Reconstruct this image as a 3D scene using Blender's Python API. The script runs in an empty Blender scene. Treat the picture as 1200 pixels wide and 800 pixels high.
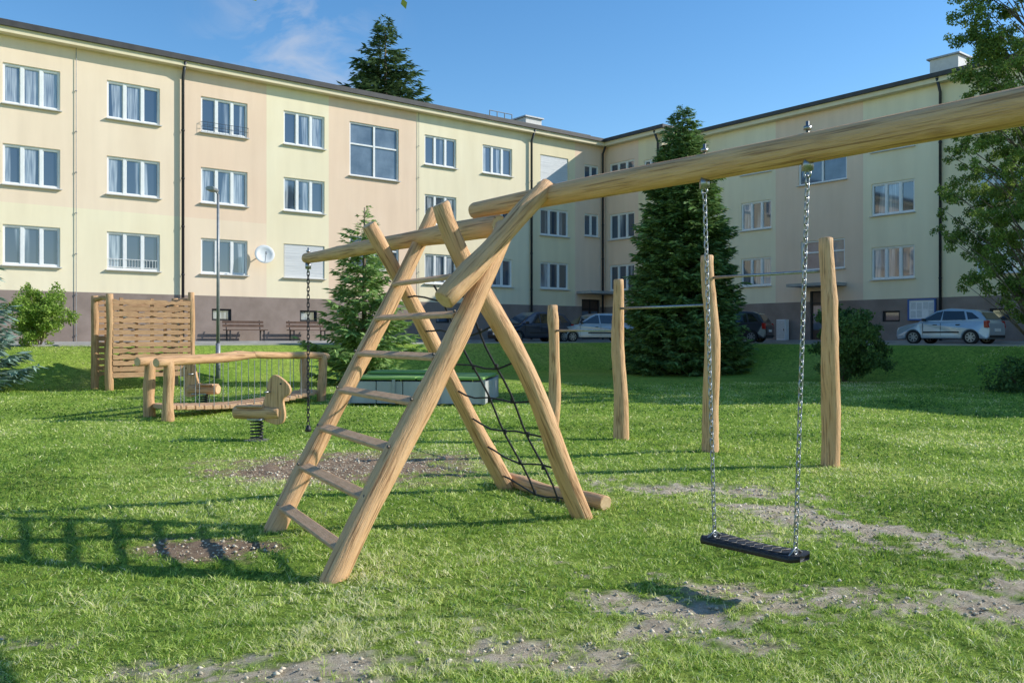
import bpy, math, random
import numpy as np
from mathutils import Vector, Matrix
random.seed(7); R=np.random.default_rng(11)
scene=bpy.context.scene
try:
    scene.view_settings.view_transform='Standard'; scene.view_settings.look='None'; scene.view_settings.exposure=0
except Exception: pass
EYE=1.6
COL=scene.collection
# ------------------------------------------------------------ materials
def _n(nt,t,**k):
    n=nt.nodes.new(t)
    for a,b in k.items(): setattr(n,a,b)
    return n
def mat(name,c,rough=.7,metal=0.,spec=.5,c2=None,scale=5.,stretch=(1,1,1),detail=5.,lo=.35,hi=.65,bump=0.,bscale=None,island=0.,coat=0.,coord='Object',distort=0.,transl=0.):
    m=bpy.data.materials.new(name); m.use_nodes=True; nt=m.node_tree
    b=nt.nodes['Principled BSDF']; out=nt.nodes['Material Output']
    b.inputs['Base Color'].default_value=(*c,1); b.inputs['Roughness'].default_value=rough
    b.inputs['Metallic'].default_value=metal; b.inputs['Specular IOR Level'].default_value=spec
    b.inputs['Coat Weight'].default_value=coat
    col=None
    if c2 is not None or bump:
        tc=_n(nt,'ShaderNodeTexCoord'); mp=_n(nt,'ShaderNodeMapping'); mp.inputs['Scale'].default_value=stretch
        if coord=='World':
            ge=_n(nt,'ShaderNodeNewGeometry'); nt.links.new(ge.outputs['Position'],mp.inputs[0])
        else: nt.links.new(tc.outputs[coord],mp.inputs[0])
    if c2 is not None:
        no=_n(nt,'ShaderNodeTexNoise'); no.inputs['Scale'].default_value=scale; no.inputs['Detail'].default_value=detail
        no.inputs['Distortion'].default_value=distort; no.inputs['Roughness'].default_value=.6
        nt.links.new(mp.outputs[0],no.inputs['Vector'])
        cr=_n(nt,'ShaderNodeValToRGB'); cr.color_ramp.elements[0].position=lo; cr.color_ramp.elements[1].position=hi
        cr.color_ramp.elements[0].color=(*c,1); cr.color_ramp.elements[1].color=(*c2,1)
        nt.links.new(no.outputs['Fac'],cr.inputs[0]); col=cr.outputs[0]
    if island:
        ge=_n(nt,'ShaderNodeNewGeometry'); mr=_n(nt,'ShaderNodeMapRange')
        mr.inputs['To Min'].default_value=1-island; mr.inputs['To Max'].default_value=1+island
        nt.links.new(ge.outputs['Random Per Island'],mr.inputs[0])
        mx=_n(nt,'ShaderNodeVectorMath',operation='SCALE')
        if col: nt.links.new(col,mx.inputs[0])
        else: mx.inputs[0].default_value=c
        nt.links.new(mr.outputs[0],mx.inputs['Scale']); col=mx.outputs[0]
    if col: nt.links.new(col,b.inputs['Base Color'])
    if bump:
        n2=_n(nt,'ShaderNodeTexNoise'); n2.inputs['Scale'].default_value=bscale or scale*4; n2.inputs['Detail'].default_value=6
        nt.links.new(mp.outputs[0],n2.inputs['Vector'])
        bp=_n(nt,'ShaderNodeBump'); bp.inputs['Strength'].default_value=bump; bp.inputs['Distance'].default_value=.02
        nt.links.new(n2.outputs['Fac'],bp.inputs['Height']); nt.links.new(bp.outputs[0],b.inputs['Normal'])
    if transl:
        tr=_n(nt,'ShaderNodeBsdfTranslucent'); ms=_n(nt,'ShaderNodeMixShader'); ms.inputs[0].default_value=transl
        if col: nt.links.new(col,tr.inputs[0])
        else: tr.inputs[0].default_value=(*c,1)
        nt.links.new(b.outputs[0],ms.inputs[1]); nt.links.new(tr.outputs[0],ms.inputs[2]); nt.links.new(ms.outputs[0],out.inputs[0])
    return m
def wood_mat(name,c,c2,dark):
    m=mat(name,c,.62,c2=c2,scale=3.,stretch=(9,9,.8),lo=.3,hi=.7,bump=.6,bscale=14,spec=.3)
    nt=m.node_tree; b=nt.nodes['Principled BSDF']
    src=b.inputs['Base Color'].links[0].from_socket
    tc=_n(nt,'ShaderNodeTexCoord'); mp=_n(nt,'ShaderNodeMapping'); mp.inputs['Scale'].default_value=(6,6,2.2)
    nt.links.new(tc.outputs['Object'],mp.inputs[0])
    vo=_n(nt,'ShaderNodeTexVoronoi'); vo.inputs['Scale'].default_value=1.; nt.links.new(mp.outputs[0],vo.inputs['Vector'])
    cr=_n(nt,'ShaderNodeValToRGB'); cr.color_ramp.elements[0].position=.04; cr.color_ramp.elements[1].position=.22
    cr.color_ramp.elements[0].color=(1,1,1,1); cr.color_ramp.elements[1].color=(0,0,0,1)
    nt.links.new(vo.outputs['Distance'],cr.inputs[0])
    n3=_n(nt,'ShaderNodeTexNoise'); n3.inputs['Scale'].default_value=1.6; nt.links.new(tc.outputs['Object'],n3.inputs['Vector'])
    mm=_n(nt,'ShaderNodeMath',operation='MULTIPLY'); nt.links.new(cr.outputs[0],mm.inputs[0]); nt.links.new(n3.outputs['Fac'],mm.inputs[1])
    mx=_n(nt,'ShaderNodeMixRGB'); nt.links.new(mm.outputs[0],mx.inputs[0]); nt.links.new(src,mx.inputs[1]); mx.inputs[2].default_value=(*dark,1)
    mp2=_n(nt,'ShaderNodeMapping'); mp2.inputs['Scale'].default_value=(34,34,1.2); nt.links.new(tc.outputs['Object'],mp2.inputs[0])
    n4=_n(nt,'ShaderNodeTexNoise'); n4.inputs['Scale'].default_value=1.5; n4.inputs['Detail'].default_value=4; nt.links.new(mp2.outputs[0],n4.inputs['Vector'])
    c4=_n(nt,'ShaderNodeValToRGB'); c4.color_ramp.elements[0].position=.34; c4.color_ramp.elements[1].position=.47
    c4.color_ramp.elements[0].color=(.42,.34,.28,1); c4.color_ramp.elements[1].color=(1,1,1,1); nt.links.new(n4.outputs['Fac'],c4.inputs[0])
    m2=_n(nt,'ShaderNodeMixRGB',blend_type='MULTIPLY'); m2.inputs[0].default_value=.8
    nt.links.new(mx.outputs[0],m2.inputs[1]); nt.links.new(c4.outputs[0],m2.inputs[2]); nt.links.new(m2.outputs[0],b.inputs['Base Color'])
    return m
WOOD=wood_mat('robinia_wood',(.64,.355,.17),(.79,.49,.265),(.27,.115,.045))
WOODB=wood_mat('robinia_wood_bridge',(.54,.30,.145),(.69,.43,.23),(.24,.12,.05))
WEND=mat('log_end_grain',(.60,.39,.20),.8,c2=(.72,.50,.29),scale=20)
PLANK=mat('sawn_plank',(.50,.295,.155),.75,c2=(.66,.42,.25),scale=4,stretch=(2,14,14),bump=.3)
PLANKD=mat('weathered_plank',(.34,.19,.095),.8,c2=(.50,.30,.16),scale=3,stretch=(2,8,14),bump=.3,island=.2)
STEEL=mat('galvanised_steel',(.42,.43,.44),.38,metal=.9,c2=(.28,.29,.3),scale=30)
ZINC=mat('grey_painted_metal',(.36,.37,.38),.5,metal=.4,c2=(.28,.29,.3),scale=10)
DKMET=mat('dark_metal',(.035,.036,.04),.45,metal=.5,c2=(.06,.06,.065),scale=10)
BOLT=mat('dull_bolt',(.16,.13,.11),.6,metal=.6,c2=(.1,.085,.07),scale=30)
RUBBER=mat('black_rubber',(.012,.012,.014),.5,c2=(.022,.022,.024),scale=20,bump=.3,bscale=60)
ROPE=mat('black_rope',(.015,.015,.017),.9,c2=(.04,.04,.045),scale=60)
def render_mat(n,c,c2): 
    m=mat(n,c,.92,c2=c2,scale=.45,detail=9,bump=.12,bscale=40,spec=.15,coord='World',lo=.25,hi=.75)
    nt=m.node_tree; b=nt.nodes['Principled BSDF']; src=b.inputs['Base Color'].links[0].from_socket
    ge=_n(nt,'ShaderNodeNewGeometry'); mp=_n(nt,'ShaderNodeMapping'); mp.inputs['Scale'].default_value=(2.2,2.2,.25); nt.links.new(ge.outputs['Position'],mp.inputs[0])
    no=_n(nt,'ShaderNodeTexNoise'); no.inputs['Scale'].default_value=1.; no.inputs['Detail'].default_value=8; nt.links.new(mp.outputs[0],no.inputs['Vector'])
    cr=_n(nt,'ShaderNodeValToRGB'); cr.color_ramp.elements[0].position=.3; cr.color_ramp.elements[1].position=.65; cr.color_ramp.elements[0].color=(.93,.925,.92,1); nt.links.new(no.outputs['Fac'],cr.inputs[0])
    mm=_n(nt,'ShaderNodeMixRGB',blend_type='MULTIPLY'); mm.inputs[0].default_value=1; nt.links.new(src,mm.inputs[1]); nt.links.new(cr.outputs[0],mm.inputs[2]); nt.links.new(mm.outputs[0],b.inputs['Base Color']); return m
YEL=render_mat('yellow_render',(.85,.725,.475),(.89,.775,.53))
YEL2=render_mat('pale_yellow_render',(.89,.77,.54),(.92,.82,.60))
PEACH=render_mat('peach_render',(.86,.635,.465),(.90,.69,.52))
PEACH2=render_mat('sand_render',(.88,.70,.52),(.92,.75,.57))
PLINTH=mat('grey_brown_plinth',(.24,.185,.155),.9,c2=(.32,.25,.215),scale=1.2,detail=8,bump=.2,bscale=50,coord='World')
CORN=mat('cream_soffit',(.75,.64,.43),.85,c2=(.8,.70,.49),scale=2,coord='World')
ROOFM=mat('dark_roof_sheet',(.035,.033,.035),.6,c2=(.06,.056,.056),scale=2,coord='World')
WHITE=mat('white_window_frame',(.85,.85,.84),.4,c2=(.78,.78,.77),scale=6)
SILL=mat('light_sheet_sill',(.55,.53,.5),.5,c2=(.62,.6,.57),scale=6)
BLIND=mat('closed_white_blind',(.60,.61,.62),.6,c2=(.74,.74,.74),scale=3,stretch=(.2,.2,22),lo=.45,hi=.55)
DOORM=mat('dark_brown_door',(.05,.035,.03),.4,c2=(.08,.05,.04),scale=4)
ASPH=mat('asphalt',(.13,.127,.12),.95,c2=(.20,.195,.185),scale=1.5,detail=9,bump=.3,bscale=80,coord='World')
PAVE=mat('concrete_pavement',(.34,.33,.31),.95,c2=(.45,.43,.40),scale=1.5,detail=8,bump=.2,bscale=40,coord='World')
GRYP=mat('grey_composite_panel',(.36,.36,.35),.7,c2=(.46,.46,.45),scale=2,stretch=(1,1,.3))
GREEN=mat('green_cover',(.18,.34,.08),.75,c2=(.23,.41,.10),scale=3,bump=.3)
BARK=mat('bark',(.12,.09,.065),.95,c2=(.2,.155,.115),scale=4,stretch=(4,4,1),bump=.8)
def pane_mat(name,amt,seed):
    m=bpy.data.materials.new(name); m.use_nodes=True; nt=m.node_tree; b=nt.nodes['Principled BSDF']
    b.inputs['Roughness'].default_value=.04; b.inputs['Specular IOR Level'].default_value=1.0; b.inputs['IOR'].default_value=1.7
    tc=_n(nt,'ShaderNodeTexCoord'); mp=_n(nt,'ShaderNodeMapping'); mp.inputs['Scale'].default_value=(1,1,.06); mp.inputs['Location'].default_value=(seed,seed*2,0)
    nt.links.new(tc.outputs['Object'],mp.inputs[0])
    oi=_n(nt,'ShaderNodeObjectInfo')
    cb=_n(nt,'ShaderNodeCombineXYZ'); sc=_n(nt,'ShaderNodeMath',operation='MULTIPLY'); sc.inputs[1].default_value=37.; nt.links.new(oi.outputs['Random'],sc.inputs[0])
    nt.links.new(sc.outputs[0],cb.inputs[0]); aa=_n(nt,'ShaderNodeVectorMath',operation='ADD'); nt.links.new(mp.outputs[0],aa.inputs[0]); nt.links.new(cb.outputs[0],aa.inputs[1])
    n1=_n(nt,'ShaderNodeTexNoise'); n1.inputs['Scale'].default_value=1.6; n1.inputs['Detail'].default_value=1; nt.links.new(aa.outputs[0],n1.inputs['Vector'])
    n2=_n(nt,'ShaderNodeTexNoise'); n2.inputs['Scale'].default_value=16; n2.inputs['Detail'].default_value=2; nt.links.new(aa.outputs[0],n2.inputs['Vector'])
    c1=_n(nt,'ShaderNodeValToRGB'); c1.color_ramp.elements[0].position=.62-amt*.35; c1.color_ramp.elements[1].position=.66-amt*.35
    nt.links.new(n1.outputs['Fac'],c1.inputs[0])
    c2=_n(nt,'ShaderNodeValToRGB'); c2.color_ramp.elements[0].position=.3; c2.color_ramp.elements[1].position=.7
    c2.color_ramp.elements[0].color=(.11,.14,.19,1); c2.color_ramp.elements[1].color=(.48,.52,.56,1); nt.links.new(n2.outputs['Fac'],c2.inputs[0])
    mx=_n(nt,'ShaderNodeMixRGB'); nt.links.new(c1.outputs[0],mx.inputs[0]); mx.inputs[1].default_value=(.045,.065,.10,1); nt.links.new(c2.outputs[0],mx.inputs[2])  # bare glass is dark blue: a reflection painted into the pane colour
    nt.links.new(mx.outputs[0],b.inputs['Base Color']); return m
PANES=[pane_mat('window_glass_dark',.0,3),pane_mat('window_glass_half_curtain',.3,9),pane_mat('window_glass_curtain',.6,17)]
STAIRG=mat('stair_glass',(.08,.11,.15),.05,c2=(.18,.23,.29),scale=.8,spec=1.)
CARGL=mat('car_glass',(.015,.018,.02),.05,spec=1.)
TYRE=mat('tyre_rubber',(.015,.015,.015),.8,c2=(.025,.025,.025),scale=20)
RIM=mat('wheel_trim',(.4,.41,.42),.35,metal=.7)
REDL=mat('red_tail_lamp',(.35,.02,.015),.2,c2=(.45,.03,.02),scale=20)
HEADL=mat('clear_head_lamp',(.6,.62,.63),.1,spec=1.)
BLK=mat('black_plastic',(.02,.02,.021),.6)
def paint(name,c): return mat(name,c,.28,metal=.25,coat=.8,c2=tuple(x*.92 for x in c),scale=2)
# ------------------------------------------------------------ geometry builder
W={}
I4=Matrix.Identity(4)
def place(o,M,parent=None):
    COL.objects.link(o); W[o.name]=M.copy()
    if parent is not None:
        o.parent=parent; o.matrix_basis=W[parent.name].inverted()@M
    else: o.matrix_basis=M
    return o
def thing(name,label,cat,loc,rotz=0,group=None):
    o=bpy.data.objects.new(name,None); o.empty_display_size=.2
    place(o,Matrix.Translation(Vector(loc))@Matrix.Rotation(rotz,4,'Z'))
    o['label']=label; o['category']=cat
    if group: o['group']=group
    return o
class G:
    def __init__(s): s.v=[]; s.f=[]; s.m=[]
    def add(s,vs,fs,mi=0,M=None):
        n=len(s.v)
        if M is not None: vs=[M@Vector(p) for p in vs]
        s.v.extend([tuple(p) for p in vs]); s.f.extend([tuple(i+n for i in f) for f in fs]); s.m.extend([mi]*len(fs)); return s
    def box(s,c,d,mi=0,M=None):
        x,y,z=c; a,b,h=d[0]/2,d[1]/2,d[2]/2
        vs=[(x+i*a,y+j*b,z+k*h) for i in(-1,1) for j in(-1,1) for k in(-1,1)]
        return s.add(vs,[(0,1,3,2),(4,6,7,5),(0,4,5,1),(2,3,7,6),(0,2,6,4),(1,5,7,3)],mi,M)
    def tube(s,pts,rads,seg=10,mi=0,cap=True,mcap=None,M=None):
        pts=[Vector(p) for p in pts]; n=len(pts)
        if not hasattr(rads,'__len__'): rads=[rads]*n
        t0=(pts[1]-pts[0]).normalized(); up=Vector((0,0,1)) if abs(t0.z)<.9 else Vector((1,0,0))
        u=t0.cross(up).normalized(); vs=[]
        for i,p in enumerate(pts):
            t=(pts[min(i+1,n-1)]-pts[max(i-1,0)]).normalized(); u=(u-t*u.dot(t)).normalized(); w=t.cross(u)
            for k in range(seg):
                a=2*math.pi*k/seg; vs.append(p+(u*math.cos(a)+w*math.sin(a))*rads[i])
        fs=[(i*seg+k,i*seg+(k+1)%seg,(i+1)*seg+(k+1)%seg,(i+1)*seg+k) for i in range(n-1) for k in range(seg)]
        s.add(vs,fs,mi,M)
        if cap:
            mc=mi if mcap is None else mcap; b=len(s.v)-n*seg
            s.f.append(tuple(b+k for k in reversed(range(seg)))); s.f.append(tuple(b+(n-1)*seg+k for k in range(seg))); s.m+= [mc,mc]
        return s
    def ring(s,c,r,wire,ax,seg=24,ws=6,mi=0,M=None):
        q=Vector(ax).to_track_quat('Z','Y'); vs=[]
        for i in range(seg):
            a=2*math.pi*i/seg
            for k in range(ws):
                b=2*math.pi*k/ws; rr=r+wire*math.cos(b)
                vs.append(Vector(c)+q@Vector((rr*math.cos(a),rr*math.sin(a),wire*math.sin(b))))
        fs=[(i*ws+k,((i+1)%seg)*ws+k,((i+1)%seg)*ws+(k+1)%ws,i*ws+(k+1)%ws) for i in range(seg) for k in range(ws)]
        return s.add(vs,fs,mi,M)
    def prism(s,poly,y0,y1,mi=0,M=None):
        n=len(poly); vs=[(x,y0,z) for x,z in poly]+[(x,y1,z) for x,z in poly]
        fs=[tuple(range(n)),tuple(range(2*n-1,n-1,-1))]+[(i,i+n,(i+1)%n+n,(i+1)%n) for i in range(n)]
        return s.add(vs,fs,mi,M)
    def lathe(s,prof,seg=20,mi=0,M=None):
        vs=[(r*math.cos(2*math.pi*k/seg),r*math.sin(2*math.pi*k/seg),z) for r,z in prof for k in range(seg)]
        fs=[(i*seg+k,i*seg+(k+1)%seg,(i+1)*seg+(k+1)%seg,(i+1)*seg+k) for i in range(len(prof)-1) for k in range(seg)]
        return s.add(vs,fs,mi,M)
    def obj(s,name,mats,M=I4,parent=None,smooth=False,bevel=0,label=None,segs=2):
        me=bpy.data.meshes.new(name); me.from_pydata(s.v,[],s.f)
        if not isinstance(mats,(list,tuple)): mats=[mats]
        for m in mats: me.materials.append(m)
        me.polygons.foreach_set('material_index',s.m)
        if smooth: me.polygons.foreach_set('use_smooth',[True]*len(s.f))
        me.update(); o=bpy.data.objects.new(name,me); place(o,M,parent)
        if bevel:
            b=o.modifiers.new('bevel','BEVEL'); b.width=bevel; b.segments=segs; b.limit_method='ANGLE'; b.angle_limit=math.radians(35)
        if label: o['label']=label
        return o
def npmesh(name,V,F,mats,M=I4,parent=None,attrs=None,smooth=False):
    me=bpy.data.meshes.new(name); me.vertices.add(len(V)); me.vertices.foreach_set('co',np.asarray(V,dtype=np.float32).ravel())
    idx=np.concatenate([f.ravel() for f in F]); tot=np.concatenate([np.full(len(f),f.shape[1]) for f in F])
    st=np.concatenate([[0],np.cumsum(tot)[:-1]])
    me.loops.add(len(idx)); me.loops.foreach_set('vertex_index',idx.astype(np.int32))
    me.polygons.add(len(tot)); me.polygons.foreach_set('loop_start',st.astype(np.int32))
    if smooth: me.polygons.foreach_set('use_smooth',np.ones(len(tot),dtype=bool))
    for m in (mats if isinstance(mats,(list,tuple)) else [mats]): me.materials.append(m)
    if attrs:
        for k,a in attrs.items():
            at=me.attributes.new(k,'FLOAT','POINT'); at.data.foreach_set('value',a.astype(np.float32))
    me.update(calc_edges=True); me.validate()
    o=bpy.data.objects.new(name,me); place(o,M,parent); return o
# ------------------------------------------------------------ noise / terrain
TAB=R.random((256,256))
def vn(x,y,sc,seed=0):
    x=np.asarray(x)*sc+seed*17.3; y=np.asarray(y)*sc+seed*9.1
    xi=np.floor(x).astype(int); yi=np.floor(y).astype(int); fx=x-xi; fy=y-yi
    fx=fx*fx*(3-2*fx); fy=fy*fy*(3-2*fy)
    g=lambda a,b:TAB[a&255,b&255]
    return (g(xi,yi)*(1-fx)+g(xi+1,yi)*fx)*(1-fy)+(g(xi,yi+1)*(1-fx)+g(xi+1,yi+1)*fx)*fy
def fbm(x,y,sc,seed=0): return (vn(x,y,sc,seed)+.5*vn(x,y,sc*2.1,seed+1)+.25*vn(x,y,sc*4.3,seed+2)+.12*vn(x,y,sc*9,seed+3))/1.87
ss=lambda t:np.clip(t,0,1)**2*(3-2*np.clip(t,0,1))
AX=Vector((.7857,.6187,0)); BX=Vector((.6187,-.7857,0))
def QP(qa,qb,z=0): v=BX*(-qa)+AX*qb; return Vector((v.x,v.y,z))
PLAT=1.25
def terr(x,y):
    x=np.asarray(x,float); y=np.asarray(y,float)
    qa=-(x*BX.x+y*BX.y); qb=x*AX.x+y*AX.y; m=np.maximum(qa,qb); d=np.abs(qa-qb)
    q=m+.8*np.exp(-d/1.5)*.5
    bank=ss((q-26.4)/2.8); lawn=.12*ss((q-14)/12)
    nz=(fbm(x,y,.45,4)-.5)*.10+(fbm(x,y,2.5,8)-.5)*.03
    return lawn+(PLAT-.12)*bank+nz*(1-bank)*ss((26-np.minimum(q,26)+1)/2)
tz=lambda x,y: float(terr(x,y))
ELL=[(-2.0,10.5,1.8,1.5,1,0),(-2.3,6.45,.6,.38,1,0),(3.5,6.4,1.3,.45,0,-.35),(2.9,7.1,.95,.32,0,-.5),(2.1,8.8,1.2,.38,0,-.35),
 (.86,5.05,.55,.32,0,0),(.9,4.75,.65,.22,0,.2),(.05,4.36,.55,.26,0,0),(-1.15,3.98,.7,.2,0,0),(2.75,5.1,.8,.38,0,-.3),(1.15,4.45,.38,.18,0,0),(-2.55,4.5,.2,.1,0,0),(.25,4.15,.38,.14,0,0),(4.2,5.9,.95,.38,0,-.3),(1.45,5.2,.7,.28,0,-.6),(-.75,4.2,.25,.12,0,0),(3.4,5.5,.5,.2,0,-.3),(2.4,7.9,.6,.2,0,-.4)]
def dirt(x,y):
    out=np.zeros_like(np.asarray(x,float)); br=np.zeros_like(out)
    n=(fbm(x,y,1.8,21)-.5)*2.4+(fbm(x,y,7,31)-.5)*3.4+(vn(x,y,24,33)-.5)*2.0
    for cx,cy,rx,ry,k,ro in ELL:
        dx=x-cx; dy=y-cy; c,s=math.cos(ro),math.sin(ro); a=(dx*c+dy*s)/rx; b=(-dx*s+dy*c)/ry
        v=np.clip((1.12-np.sqrt(a*a+b*b)+n*(.25 if k else .6))/(.45 if k else .7),0,1)
        br=np.where(v>out,k,br); out=np.maximum(out,v)
    return out,br
xs=np.concatenate([[-420,-260,-160,-100,-70,-50,-40],np.arange(-32,-8,.5),np.arange(-8,8,.05),np.arange(8,40,.5),[42,50,70,100,160,260,420]])
ys=np.concatenate([[-150,-80,-40,-20,-10,-5,-2,0,1.5],np.arange(2.5,9,.035),np.arange(9,14,.1),np.arange(14,56,.4),[60,70,90,130,200,300,450]])
X,Y=np.meshgrid(xs,ys); nx,ny=len(xs),len(ys)
Z=terr(X,Y); D,BR=dirt(X,Y); near=(np.abs(X)<8)&(Y<14)&(Y>2)
Z=Z-.006*D+ ((fbm(X,Y,6,55)-.5)*.05+(vn(X,Y,15,56)-.5)*.035)*D*near
V=np.stack([X.ravel(),Y.ravel(),Z.ravel()],1)
ii=np.arange((ny-1)*(nx-1)); r=ii//(nx-1); c=ii%(nx-1); b0=r*nx+c
F=np.stack([b0,b0+1,b0+nx+1,b0+nx],1)
gm=bpy.data.materials.new('lawn_soil'); gm.use_nodes=True; nt=gm.node_tree; b=nt.nodes['Principled BSDF']; b.inputs['Roughness'].default_value=.95; b.inputs['Specular IOR Level'].default_value=.1
ge=_n(nt,'ShaderNodeNewGeometry')
def nz(sc,det=6,ro=.6):
    n=_n(nt,'ShaderNodeTexNoise'); n.inputs['Scale'].default_value=sc; n.inputs['Detail'].default_value=det; n.inputs['Roughness'].default_value=ro; nt.links.new(ge.outputs['Position'],n.inputs['Vector']); return n.outputs['Fac']
def ramp(f,stops):
    r=_n(nt,'ShaderNodeValToRGB'); e=r.color_ramp.elements
    while len(e)<len(stops): e.new(.5)
    for k,(p,c) in enumerate(stops): e[k].position=p; e[k].color=(*c,1)
    nt.links.new(f,r.inputs[0]); return r.outputs[0]
def mixc(f,a,b2,mode='MIX'):
    m=_n(nt,'ShaderNodeMixRGB',blend_type=mode)
    if isinstance(f,float): m.inputs[0].default_value=f
    else: nt.links.new(f,m.inputs[0])
    nt.links.new(a,m.inputs[1]); nt.links.new(b2,m.inputs[2]); return m.outputs[0]
g1=ramp(nz(.35,8,.65),[(.3,(.22,.35,.055)),(.5,(.30,.42,.075)),(.7,(.41,.46,.12))])
g2=ramp(nz(9,10,.98),[(.38,(.18,.20,.15)),(.5,(.80,.86,.75)),(.61,(1.8,1.7,1.5))])
gr=mixc(1.,g1,g2,'MULTIPLY')
sand=ramp(nz(7,12,.9),[(.36,(.34,.265,.18)),(.5,(.66,.56,.42)),(.62,(.92,.82,.66))])
brown=ramp(nz(9,9,.75),[(.3,(.20,.135,.09)),(.55,(.40,.28,.19)),(.75,(.56,.43,.31))])
at=_n(nt,'ShaderNodeAttribute',attribute_name='dirt'); ab=_n(nt,'ShaderNodeAttribute',attribute_name='brown')
so=mixc(ab.outputs['Fac'],sand,brown)
fin=mixc(at.outputs['Fac'],gr,so); nt.links.new(fin,b.inputs['Base Color'])
bp=_n(nt,'ShaderNodeBump'); bp.inputs['Strength'].default_value=1.; bp.inputs['Distance'].default_value=.04; nt.links.new(nz(26,10,.9),bp.inputs['Height']); nt.links.new(bp.outputs[0],b.inputs['Normal'])
g=npmesh('ground',V,[F],gm,attrs={'dirt':D.ravel(),'brown':BR.ravel()},smooth=True); g['kind']='structure'
GM=bpy.data.materials.new('grass_blades'); GM.use_nodes=True; nt=GM.node_tree; b=nt.nodes['Principled BSDF']; b.inputs['Roughness'].default_value=.4; b.inputs['Specular IOR Level'].default_value=.5
at=_n(nt,'ShaderNodeAttribute',attribute_name='tint')
cg=ramp(at.outputs['Fac'],[(.0,(.06,.14,.015)),(.25,(.21,.37,.045)),(.55,(.44,.60,.10)),(.82,(.78,.83,.26)),(1.,(.92,.85,.52))])
nt.links.new(cg,b.inputs['Base Color']); tr=_n(nt,'ShaderNodeBsdfTranslucent'); nt.links.new(cg,tr.inputs[0]); ms=_n(nt,'ShaderNodeMixShader'); ms.inputs[0].default_value=.45
nt.links.new(b.outputs[0],ms.inputs[1]); nt.links.new(tr.outputs[0],ms.inputs[2]); nt.links.new(ms.outputs[0],nt.nodes['Material Output'].inputs[0])
VV=[];T3=[];T4=[];TT=[];off=0
for d0,d1,dens,hh,ww in [(3.1,5,8200,.023,.0042),(5,7.5,4700,.024,.006),(7.5,11,2000,.025,.009),(11,16,900,.026,.0135),(16,27,320,.027,.021)]:
    wmax=.66*d1+1.2; n=int(dens*(d1-d0)*2*wmax)
    x=R.uniform(-wmax,wmax,n); y=R.uniform(d0,d1,n); k=np.abs(x)<.66*y+1.0; x=x[k];y=y[k]
    dd,_=dirt(x,y); pat=fbm(x,y,1.3,61); fine=.3*fbm(x,y,6,71)+.7*vn(x,y,16,73)
    k=(R.random(len(x))>dd**.7*1.0)&(R.random(len(x))<-.3+2.2*fine+.3*pat); x=x[k];y=y[k];pat=pat[k];fine=fine[k];dd=dd[k]; n=len(x)
    h=hh*R.uniform(.4,1.6,n)*(.2+1.8*fine**1.5)*(1-.4*dd)+.004; w=ww*R.uniform(.7,1.5,n); az=R.uniform(0,2*np.pi,n)
    la=R.uniform(0,2*np.pi,n); ln=h*R.uniform(.3,2.2,n)
    z=terr(x,y)-.005; ca,sa=np.cos(az)*w/2,np.sin(az)*w/2; lx,ly=np.cos(la)*ln,np.sin(la)*ln
    P=np.empty((n,5,3)); P[:,0]=np.stack([x-ca,y-sa,z],1); P[:,1]=np.stack([x+ca,y+sa,z],1)
    P[:,2]=np.stack([x+ca*.8+lx*.35,y+sa*.8+ly*.35,z+h*.62],1); P[:,3]=np.stack([x-ca*.8+lx*.35,y-sa*.8+ly*.35,z+h*.62],1)
    P[:,4]=np.stack([x+lx,y+ly,z+h],1)
    t=np.clip(.02+.68*R.random(n)+.9*(pat-.5)+.5*(fbm(x,y,.4,91)-.5)*2+.35*(fine-.45)+(R.random(n)<.10)*.4+.1*dd,0,1)
    VV.append(P.reshape(-1,3)); bb=off+np.arange(n)*5; T4.append(np.stack([bb,bb+1,bb+2,bb+3],1)); T3.append(np.stack([bb+3,bb+2,bb+4],1)); TT.append(np.repeat(t,5)); off+=5*n
gr=npmesh('grass',np.concatenate(VV),[np.concatenate(T4),np.concatenate(T3)],GM,attrs={'tint':np.concatenate(TT)}); gr['kind']='stuff'; gr['label']='short mown sunlit lawn grass'; gr['category']='grass'
# loose clods and grit on the bare patches
n=60000; x=R.uniform(-4,6,n); y=R.uniform(3.4,12,n); dd,brk=dirt(x,y); k=(R.random(n)<(dd-.25)*1.1); x=x[k][:9000]; y=y[k][:9000]; n=len(x)
sz=.004+.016*R.random(n)**4; oct_=np.array([(1,0,0),(0,1,0),(-1,0,0),(0,-1,0),(0,0,1),(0,0,-1)],float)
P=oct_[None]*R.uniform(.6,1.3,(n,6,1))*sz[:,None,None]; an=R.uniform(0,6.28,n); ca,sa=np.cos(an)[:,None],np.sin(an)[:,None]
px=P[...,0]*ca-P[...,1]*sa; py=P[...,0]*sa+P[...,1]*ca; P=np.stack([px+x[:,None],py+y[:,None],P[...,2]*.7+(terr(x,y)+sz*.2)[:,None]],2)
fo=np.array([(0,1,4),(1,2,4),(2,3,4),(3,0,4),(1,0,5),(2,1,5),(3,2,5),(0,3,5)]); Fc=(np.arange(n)[:,None,None]*6+fo[None]).reshape(-1,3)
cl=npmesh('soil_grit',P.reshape(-1,3),[Fc],mat('grit',(.42,.34,.24),.95,c2=(.72,.63,.48),scale=9,island=.4,coord='World')); cl['kind']='stuff'; cl['label']='loose dry soil crumbs on bare lawn patches'; cl['category']='soil'
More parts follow.
